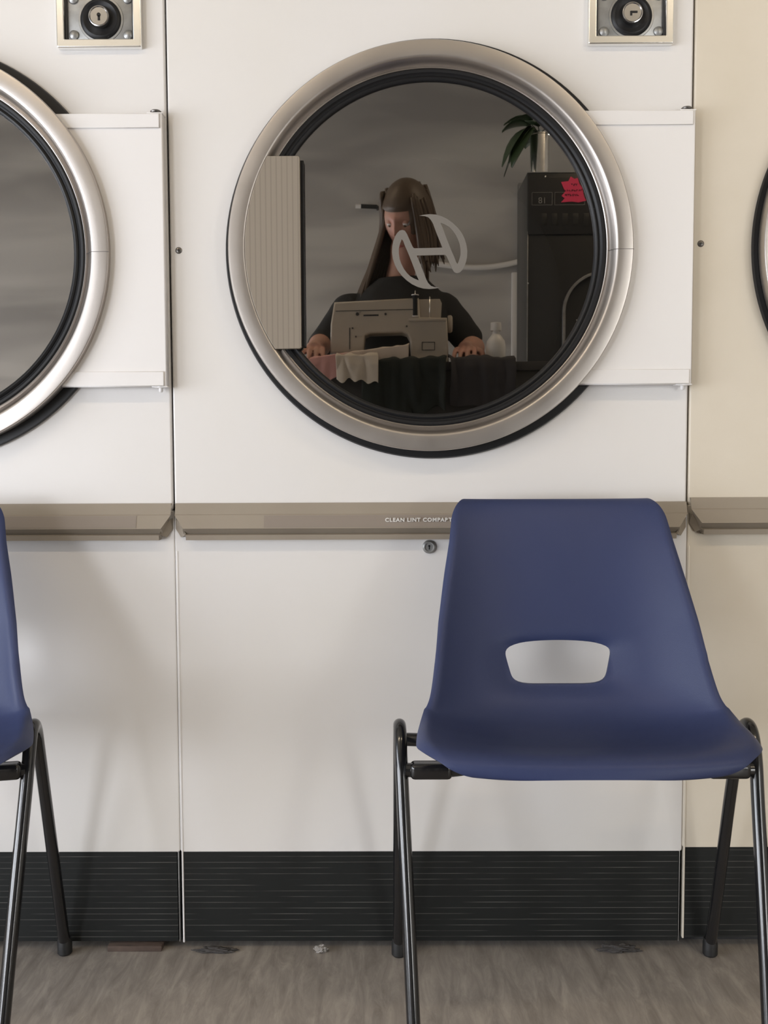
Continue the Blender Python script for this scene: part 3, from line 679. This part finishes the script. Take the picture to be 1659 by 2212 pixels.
def floral():
    m = mat('printed_cotton', (0.75, 0.62, 0.56), .85); nt = m.node_tree; b = nt.nodes['Principled BSDF']
    tc = nt.nodes.new('ShaderNodeTexCoord'); nz = nt.nodes.new('ShaderNodeTexNoise'); nz.inputs['Scale'].default_value = 16; nz.inputs['Detail'].default_value = 3
    nt.links.new(tc.outputs['Object'], nz.inputs['Vector'])
    cr = nt.nodes.new('ShaderNodeValToRGB'); e = cr.color_ramp.elements
    e[0].position = .44; e[0].color = (0.78, 0.62, 0.55, 1); e[1].position = .56; e[1].color = (0.60, 0.12, 0.12, 1)
    sp = nt.nodes.new('ShaderNodeSeparateXYZ'); nt.links.new(tc.outputs['Object'], sp.inputs[0])
    mr = nt.nodes.new('ShaderNodeMapRange'); mr.inputs[1].default_value = .16; mr.inputs[2].default_value = .10
    nt.links.new(sp.outputs[0], mr.inputs[0]); mx = nt.nodes.new('ShaderNodeMix'); mx.data_type = 'RGBA'; mx.inputs[6].default_value = (0.66, 0.56, 0.47, 1)
    nt.links.new(mr.outputs[0], mx.inputs[0]); nt.links.new(cr.outputs[0], mx.inputs[7]); nt.links.new(mx.outputs[2], b.inputs['Base Color']); return m
M['floral'] = floral()
M['pale_cloth'] = mat('pale_cotton', (0.68, 0.60, 0.50), .9)
M['dark_cloth'] = mat('black_green_cloth', (0.022, 0.027, 0.023), .9)
M['tweed'] = mat('grey_tweed', (0.055, 0.052, 0.055), .95, bump=(60, .4, .002))
XR = lambda px, y=YC0: R(px, 780, y).x
drape('printed_cloth', 'pink and cream printed cloth running under the sewing machine needle', XR(662), XR(884), .045, .085, .07, M['floral'], .002, .006, 1.3, .010, 0, .048)
drape('pale_lining', 'crumpled pale lining hanging below the pink printed cloth', XR(728), XR(815), .015, .075, .095, M['pale_cloth'], .030, .016, 5.1, .022)
drape('black_garment', 'black garment hanging over the counter edge below the sewing machine', XR(780), XR(965), .03, .17, .17, M['dark_cloth'], .022, -.002, 8.2, .018, 0, .012)
drape('tweed_garment', 'dark grey tweed garment hanging at the right of the black one', XR(968), XR(1110), .04, .15, .17, M['tweed'], .010, .006, 2.7, .02)

# bottle
b0 = R(1071, 786, -1.86)
t = thing('spray_bottle', 'small white round-shouldered bottle with a screw cap on the counter', 'bottle', (b0.x, -1.86, zc))
hb = R(1071, 697, -1.86).z-zc; rb = (R(1092, 750, -1.86).x-R(1050, 750, -1.86).x)/2
obj('bottle_body', L([(0, 0), (rb*.96, 0), (rb, .004), (rb, hb*.42), (rb*.92, hb*.55), (rb*.6, hb*.66), (rb*.38, hb*.72), (rb*.36, hb*.82), (0, hb*.82)], (0, 0, 0), 'Z', 32), M['white'], t)
obj('bottle_cap', L([(0, hb*.80), (rb*.55, hb*.80), (rb*.57, hb*.83), (rb*.55, hb*.99), (rb*.5, hb), (0, hb)], (0, 0, 0), 'Z', 24), M['white'], t)

# tall dark laundry machine
YB = -2.45
x0, z1 = R(1138, 600, YB).x, R(1200, 371, YB).z
t = thing('laundry_machine', 'tall dark grey laundry machine with a neon pink starburst sticker', 'laundry machine', (x0, YB, 0))
WB = .72
lz = lambda py: R(1200, py, YB).z
lx = lambda px: R(px, 500, YB).x-x0
obj('machine_casing', B(0, WB, -.32, 0, 0, z1, .004), M['machine_dark'], t)
obj('edge_trim', B(.0005, .0045, .0, .004, .1, lz(500), .0005), M['zinc'], t)
obj('top_trim', B(0, WB, .0, .003, z1-.004, z1-.0005, .0005), M['zinc'], t)
obj('control_panel', B(.002, WB-.002, .0, .006, lz(507), lz(385), .002), M['rubber_mat'], t)
for a, b, tx in ((1148, 1192, '18'), (1197, 1262, '2')):
    fr = flat('display_frame', [rrect(lx(a), lx(b), lz(444), lz(416), .003), rrect(lx(a)+.0015, lx(b)-.0015, lz(444)+.0015, lz(416)-.0015, .002)], .0065, .002, M['zinc'], t)
    if tx == '18': text('display_lettering', tx, .034, (lx(1180), .0075, lz(440)), M['zinc'], fr, rz=PI)
bt = obj('panel_button', B(lx(1168), lx(1180), .006, .008, lz(487), lz(462), .001), M['machine_dark'], t)
for k in range(1, 6):
    c_ = bt.copy(); COL.objects.link(c_); c_.parent = t; c_.location.x = k*.042
xa, xb = lx(1218), WB+.1
flat('round_door_frame', [rrect(lx(1216), WB-.04, .62, lz(588), .16, 12), rrect(lx(1216)+.008, WB-.048, .628, lz(588)-.008, .152, 12)], .010, .02, M['zinc'], t, .002, True)
for px, py in ((1176, 382), (1140, 612), (1246, 692)):
    obj('rivet', L([(0, .004), (.003, .003), (.004, 0)], (lx(px)+.002, .002, lz(py)), 'Y', 12), M['chrome'], t)
# sticker
def star(px, py, r):
    pts = [(1212,437),(1220,428),(1213,423),(1221,414),(1212,393),(1228,391),(1233,381),(1241,386),(1248,384),(1252,397),(1258,405),(1262,425),(1267,433),(1250,437),(1235,435)]
    return [(R(x, y, YB+.01).x, R(x, y, YB+.01).z) for x, y in pts]
st = flat('starburst_sticker', [star(0, 0, 0)], YB+.0082, .001, M['pink'], None)
st.data.transform(Matrix.Translation((-x0, -YB, 0))); st.location = (x0, YB, 0)
tag(st, 'neon pink starburst price sticker with handwriting, stuck on the dark laundry machine', 'sticker')
bm = bmesh.new()
for line, (xa, xb, py) in enumerate(((1234, 1246, 399), (1219, 1256, 411), (1221, 1252, 421))):
    x = xa
    while x < xb:
        pts = []
        for k in range(6):
            q = R(x+3.2*k/5+random.uniform(-.6, .6), py+random.uniform(-3, 3), YB+.01); pts.append((q.x-x0, .0090, q.z))
        tube(bm, pts, .0011, 5); x += 5.2
obj('sticker_handwriting', bm, M['ink'], st)
# metal vase with a plant on top of the machine
v = R(1165, 371, YB-.12); hv = R(1165, 291, YB-.12).z-z1; rv = (R(1186, 330, YB-.12).x-R(1145, 330, YB-.12).x)/2
t = thing('metal_vase', 'cylindrical steel vase standing on top of the dark laundry machine', 'vase', (v.x, YB-.12, z1))
obj('vase_body', L([(0, 0), (rv, 0), (rv, hv*.97), (rv*1.05, hv*.98), (rv*1.05, hv), (rv*.93, hv), (rv*.9, .01), (0, .01)], (0, 0, 0), 'Z', 40), M['chrome'], t)
pt = thing('leafy_plant', 'dark drooping broad-leaved plant growing from the steel vase', 'plant', (v.x, YB-.12, z1+hv))
random.seed(3)
for k in range(11):
    az = random.uniform(0, 2*PI) if k > 5 else (PI+random.uniform(-.7, .7)); ln = random.uniform(.10, .17); el = random.uniform(.5, 1.2)
    d = Vector((math.cos(az), math.sin(az), 0)); pts = []
    for q in range(9):
        f = q/8; pts.append(d*(f*ln*1.0)+Vector((0, 0, math.sin(el)*ln*1.3*f-1.4*ln*f*f*(1.3 if k < 5 else .7))))
    st_ = obj('stem', T([Vector((0, 0, -.02))]+[p for p in pts[:3]], .002, 6), M['leaf'], pt)
    bm = bmesh.new(); side = Vector((-d.y, d.x, 0)); rows = []
    for q in range(2, 9):
        f = (q-2)/6; w = .048*math.sin(PI*min(1, f*.93+.05))**.8+.001
        rows.append([bm.verts.new(pts[q]+side*w*e+Vector((0, 0, .006*abs(e)))) for e in (-1, -.5, 0, .5, 1)])
    for a, b in zip(rows, rows[1:]):
        for q in range(4): bm.faces.new((a[q], a[q+1], b[q+1], b[q]))
    lf = obj('leaf', bm, M['leaf'], pt); md = lf.modifiers.new('s', 'SOLIDIFY'); md.thickness = .001
# wall behind: drooping white hose, corner post, wall bracket and low panel
pts = [R(x, y, RY0+.04) for x, y in ((915, 565), (950, 571), (1000, 577), (1050, 577), (1095, 571), (1130, 563))]
o = obj('wall_hose', T(smooth_path([tuple(p) for p in pts], 8), .014, 12), M['white'], None); tag(o, 'white hose sagging along the back wall behind the person', 'hose')
pa, pb = R(1117, 590, RY0), R(1138, 590, RY0)
t = thing('wall_post', 'pale vertical box post on the back wall beside the dark machine', 'post', ((pa.x+pb.x)/2, RY0, 0))
obj('post_box', B(-(pb.x-pa.x)/2, (pb.x-pa.x)/2, 0, .05, 0, R(1120, 400, RY0).z, .002), M['zinc'], t)
obj('post_trim', B(-(pb.x-pa.x)/2-.03, -(pb.x-pa.x)/2-.002, 0, .03, 0, R(1120, 590, RY0).z, .002), M['white'], t)
a, b = R(768, 445, RY0+.05), R(815, 447, RY0+.05)
bm = T([a, a.lerp(b, .25)], .012, 12); o1 = thing('wall_bracket', 'small dark metal bracket on the back wall left of the person', 'bracket', tuple(a))
bm.transform(Matrix.Translation(-a)); obj('bracket_tip', bm, M['white'], o1)
bm = T([a.lerp(b, .25), b], .011, 12); tube(bm, [b, Vector((b.x, RY0, b.z))], .008, 8); bm.transform(Matrix.Translation(-a)); obj('bracket_arm', bm, M['machine_dark'], o1)

# the person at the machine
YP = -2.14
def pp_(px, py, y=YP): return R(px, py, y)
def loft(bm, rings, n=40):
    """closed surface through horizontal ellipses (cx, cy, z, rx, ry)"""
    rings = smooth_path(rings, 5); rows = []
    for cx_, cy_, z_, rx, ry in rings:
        rows.append([bm.verts.new((cx_+rx*math.copysign(abs(math.cos(2*PI*k/n))**.85, math.cos(2*PI*k/n)), cy_+ry*math.sin(2*PI*k/n), z_)) for k in range(n)])
    for a, b in zip(rows, rows[1:]):
        for k in range(n): bm.faces.new((a[k], a[(k+1) % n], b[(k+1) % n], b[k]))
    bm.faces.new(rows[0][::-1]); bm.faces.new(rows[-1])
def limb(bm, pts):
    """tapering limb through (point, radius), round at its start"""
    q = smooth_path([(*p, r) for p, r in pts], 6)
    tube(bm, [p[:3] for p in q], [p[3] for p in q], 20)
    for p, r in (pts[0], pts[-1]):
        e_ = bmesh.ops.create_uvsphere(bm, u_segments=16, v_segments=12, radius=r*.98)['verts']
        for v in e_: v.co += Vector(p)
P0 = Vector((pp_(866, 600).x, YP, 0))
person = thing('person', 'person with long brown hair in a dark jumper, standing at the sewing machine', 'person', tuple(P0))
sh_z = pp_(860, 648).z; nk = pp_(864, 602); nt_ = pp_(872, 568)
def V3(x, y, z): return Vector((x, y, z))
cxp = P0.x; zsh = sh_z
zsh = pp_(860, 640).z
J = dict(pel=V3(cxp, YP, .98), wai=V3(cxp, YP, 1.14), che=V3(cxp, YP+.005, 1.33), uch=V3(cxp, YP, zsh-.02), neck=V3(nk.x, YP+.005, nk.z), ntop=V3(nt_.x, YP+.02, nt_.z),
         shl=pp_(758, 668), ell=pp_(694, 742, -2.09), wrl=pp_(684, 772, -1.925), shr=pp_(958, 664), elr=pp_(1022, 748, -2.10), wrr=pp_(1012, 778, -1.955))
J['wrl'].z = zc+.055; J['wrr'].z = zc+.055
for n_, sx_ in (('l', -1), ('r', 1)):
    J['hip'+n_] = V3(cxp+sx_*.09, YP, .93); J['kn'+n_] = V3(cxp+sx_*.10, YP+.01, .51); J['an'+n_] = V3(cxp+sx_*.11, YP-.01, .09); J['to'+n_] = V3(cxp+sx_*.125, YP+.15, .035)
mid = lambda a, b, f: a.lerp(b, f)
bm = bmesh.new()
def torso(bm, g):
    loft(bm, [(cxp, YP, .90, .150+g, .105+g), (cxp, YP, .98, .158+g, .108+g), (cxp, YP, 1.12, .128+g, .090+g), (cxp, YP+.004, 1.28, .150+g, .104+g), (cxp, YP+.004, zsh-.10, .172+g, .108+g), (cxp, YP, zsh-.03, .160+g, .092+g),
              (cxp, YP, zsh+.020, .128+g, .078+g), (nk.x, YP, zsh+.062, .072+g*1.4, .060+g)])
torso(bm, 0)
limb(bm, [(V3(nk.x, YP, zsh), .060), (J['neck'], .053), (J['ntop'], .052), (J['ntop']+V3(.004, .008, .05), .054)])
for n_ in 'lr':
    limb(bm, [(J['sh'+n_]+V3(0, 0, -.012), .055), (mid(J['sh'+n_], J['el'+n_], .5), .047), (J['el'+n_], .040), (mid(J['el'+n_], J['wr'+n_], .35), .041), (J['wr'+n_], .026)])
    limb(bm, [(J['hip'+n_], .088), (mid(J['hip'+n_], J['kn'+n_], .5), .074), (J['kn'+n_], .056), (mid(J['kn'+n_], J['an'+n_], .3), .056), (J['an'+n_], .038)])
    limb(bm, [(J['an'+n_]+V3(0, -.03, -.04), .034), (J['an'+n_]+V3(0, .05, -.045), .038), (J['to'+n_], .026)])
# hands: palm and five curled fingers
for side, wr, el in ((-1, J['wrl'], J['ell']), (1, J['wrr'], J['elr'])):
    d = (wr-el); d.z *= .25; d.normalize(); sd = d.cross(Vector((0, 0, 1))).normalized()*(-side)   # towards the little finger
    dn = Vector((0, 0, -1)); pc = wr+d*.045+dn*.006
    tube(bm, [wr-d*.01, wr+d*.02, wr+d*.055, wr+d*.085], [.022, .028, .033, .026], 14)
    tube(bm, [wr+d*.03-sd*.022, wr+d*.06-sd*.022+dn*.003, wr+d*.085-sd*.022+dn*.006], [.016, .015, .012], 10)
    tube(bm, [wr+d*.03+sd*.022, wr+d*.06+sd*.022+dn*.003, wr+d*.085+sd*.022+dn*.006], [.016, .014, .011], 10)
    for f, (off, l_) in enumerate(((-.030, .078), (-.010, .088), (.010, .082), (.029, .066))):
        b0_ = wr+d*.078+sd*off; sp = sd*off*.12
        tube(bm, smooth_path([tuple(b0_), tuple(b0_+d*l_*.42+sp+dn*.006), tuple(b0_+d*l_*.72+sp*1.6+dn*.022), tuple(b0_+d*l_*.88+sp*1.8+dn*.042)], 3), [.0098-.00028*k for k in range(10)], 10)
    t0 = wr+d*.022-sd*.028
    tube(bm, [t0, t0+d*.028-sd*.022+dn*.010, t0+d*.055-sd*.030+dn*.022, t0+d*.072-sd*.028+dn*.034], [.0135, .012, .0108, .009], 10)
# head, in its own frame, then tilted down and to the left
hc = pp_(880, 478); HM = Matrix.Translation(V3(hc.x, YP+.045, hc.z)) @ Matrix.Rotation(math.radians(30), 4, 'Z') @ Matrix.Rotation(math.radians(-27), 4, 'X') @ Matrix.Rotation(math.radians(6), 4, 'Y') @ Matrix.Scale(1.08, 4)
hb_ = bmesh.new(); bmesh.ops.create_uvsphere(hb_, u_segments=64, v_segments=48, radius=1)
G = lambda a, b, c, w: math.exp(-((a*a)/(w[0]**2)+(b*b)/(w[1]**2)+(c*c)/(w[2]**2)))
for v in hb_.verts:
    x, y, z = v.co
    r = Vector((x*.076, y*.096, z*.118))
    if z < 0: r.x *= 1-.30*(-z)**1.4; r.y *= 1-.16*(-z)
    if z < -.2 and y < 0: r.y *= 1-.35*min(1, (-z-.2)*1.6); 
    if y > .2: r.y -= .006*(y-.2)
    f = max(0, y)
    r.y += .024*G(x, 0, z+.22, (.13, 1, .15))*f+.010*G(x, 0, z-.02, (.10, 1, .22))*f      # nose tip and bridge
    r.y -= .011*(G(x-.38, 0, z-.06, (.17, 1, .10))+G(x+.38, 0, z-.06, (.17, 1, .10)))*f    # sockets
    r.y += .006*(G(x, 0, z-.22, (.5, 1, .08)))*f                                          # brow
    r.y += .007*G(x, 0, z+.50, (.24, 1, .045))*f+.007*G(x, 0, z+.60, (.22, 1, .045))*f-.004*G(x, 0, z+.55, (.26, 1, .025))*f
    r.y += .010*G(x, 0, z+.82, (.28, 1, .14))*f                                           # chin
    v.co = r
for sx_ in (-1, 1):
    e_ = bmesh.ops.create_uvsphere(hb_, u_segments=16, v_segments=12, radius=1)['verts']
    for v in e_: v.co = Vector((sx_*.078+v.co.x*.009, -.012+v.co.y*.017, -.006+v.co.z*.031))
hb_.transform(HM); hm_ = bpy.data.meshes.new('tmp'); hb_.to_mesh(hm_); hb_.free(); bm.from_mesh(hm_)
for v in bm.verts: v.co -= P0
bo = obj('body', bm, M['skin'], person, True, auto=False)
md = bo.modifiers.new('r', 'REMESH'); md.mode = 'VOXEL'; md.voxel_size = .0042; md.use_smooth_shade = True
md = bo.modifiers.new('s', 'SMOOTH'); md.factor = .5; md.iterations = 3
HL = Matrix.Translation(-P0) @ HM
for sx_ in (-1, 1):
    bm = bmesh.new(); bmesh.ops.create_uvsphere(bm, u_segments=16, v_segments=12, radius=.0115); bm.transform(HL @ Matrix.Translation((sx_*.029, .0725, .006)))
    ey = obj('eye', bm, M['white'], person)
    bm = bmesh.new(); bmesh.ops.create_uvsphere(bm, u_segments=12, v_segments=8, radius=.0055); bm.transform(HL @ Matrix.Translation((sx_*.029, .0790, .000)))
    obj('iris', bm, M['hair'], ey)
    bm = bmesh.new(); bmesh.ops.create_uvsphere(bm, u_segments=16, v_segments=12, radius=.0128)
    bmesh.ops.bisect_plane(bm, geom=bm.verts[:]+bm.edges[:]+bm.faces[:], plane_co=(0, 0, -.001), plane_no=(0, -.25, 1), clear_inner=True)
    bm.transform(HL @ Matrix.Translation((sx_*.029, .0722, .006))); obj('eyelid', bm, M['skin'], ey)
M['lip'] = mat('lip', (0.42, 0.13, 0.12), .5)
bm = L([(0, 0), (.001, 0)], n=4); bm.free()
bm = tube(bmesh.new(), [(-.022, .0885, -.0665), (-.010, .0945, -.0650), (0, .0955, -.0660), (.010, .0945, -.0650), (.022, .0885, -.0665)], [.001, .004, .0042, .004, .001], 8); bm.transform(HL)
obj('lips', bm, M['lip'], person)
# jumper with sleeves to just above the elbow, trousers, shoes
def cloth_piece(name, build, m, vox=.007):
    bm = bmesh.new(); build(bm)
    for v in bm.verts: v.co -= P0
    bmesh.ops.recalc_face_normals(bm, faces=bm.faces); bm.normal_update()
    for v in bm.verts: v.co += v.normal*(noise.noise(v.co*9)*.008+noise.noise(v.co*24)*.004)
    o = obj(name, bm, m, person, True, auto=False); md = o.modifiers.new('r', 'REMESH'); md.mode = 'VOXEL'; md.voxel_size = vox; md.use_smooth_shade = True
    md = o.modifiers.new('s', 'SMOOTH'); md.iterations = 3; return o
def jumper_b(bm):
    torso(bm, .020)
    for n_, f in (('l', .12), ('r', 0)):
        sh_, el_, wr_ = J['sh'+n_], J['el'+n_], J['wr'+n_]
        end = [(mid(el_, wr_, .15), .049)] if n_ == 'l' else []
        limb(bm, [(sh_+V3(0, 0, -.006), .066), (mid(sh_, el_, .5), .058), (mid(sh_, el_, .80), .054)]+([(el_, .052)]+end if end else []))
def trousers_b(bm):
    loft(bm, [(cxp, YP, .84, .150, .110), (cxp, YP, .93, .168, .120), (cxp, YP, 1.02, .158, .112)])
    for n_ in 'lr': limb(bm, [(J['hip'+n_], .098), (mid(J['hip'+n_], J['kn'+n_], .5), .086), (J['kn'+n_], .070), (J['an'+n_]+V3(0, 0, .03), .060)])
cloth_piece('jumper', jumper_b, M['jumper']); cloth_piece('trousers', trousers_b, M['trouser'])
for n_ in 'lr':
    a_ = J['an'+n_]
    cloth_piece('shoe', lambda bm: limb(bm, [(V3(a_.x, YP-.05, .047), .043), (V3(a_.x, YP+.05, .046), .045), (J['to'+n_]+V3(0, .01, .004), .036)]), M['machine_dark'], .006)
# hair: a cap over the skull and long strands falling over the left shoulder
bm = bmesh.new(); bmesh.ops.create_uvsphere(bm, u_segments=48, v_segments=32, radius=1)
for v in list(bm.verts):
    x, y, z = v.co
    v.co = Vector((x*.086, y*.104-.006, z*.128+.004)); 
    if y > .25 and z < .36 and x < .5: v.co *= .80
    if z < -.35: v.co *= .78
bm.transform(HL); rnd = random.Random(5)
for k in range(150):
    a = rnd.uniform(-.25*PI, 1.25*PI)+PI      # round the back and sides of the head
    if k < 70: a = PI+rnd.uniform(-.75, .55)    # most strands fall at the left
    sx_, sy_ = math.cos(a), math.sin(a)
    z0 = rnd.uniform(.02, .10)
    p0 = HL @ V3(sx_*.072, sy_*.086, z0); p1 = HL @ V3(sx_*.090, sy_*.106, -.03); 
    ln = rnd.uniform(.22, .33) if sx_ < .2 else rnd.uniform(.10, .16)
    out = V3(sx_*.5-(.55 if sx_ < 0 else 0), -.25+sy_*.25, 0)*ln*.30
    p2 = p1+out*.55+V3(0, 0, -ln*.5); p3 = p1+out*1.1+V3(rnd.uniform(-.02, .02), rnd.uniform(-.01, .02), -ln)
    tube(bm, smooth_path([tuple(p0), tuple(p1), tuple(p2), tuple(p3)], 4), [.006, .0085, .010, .010, .010, .010, .0095, .009, .008, .007, .006, .004, .0015], 6)
obj('hair', bm, M['hair'], person, True, auto=False)
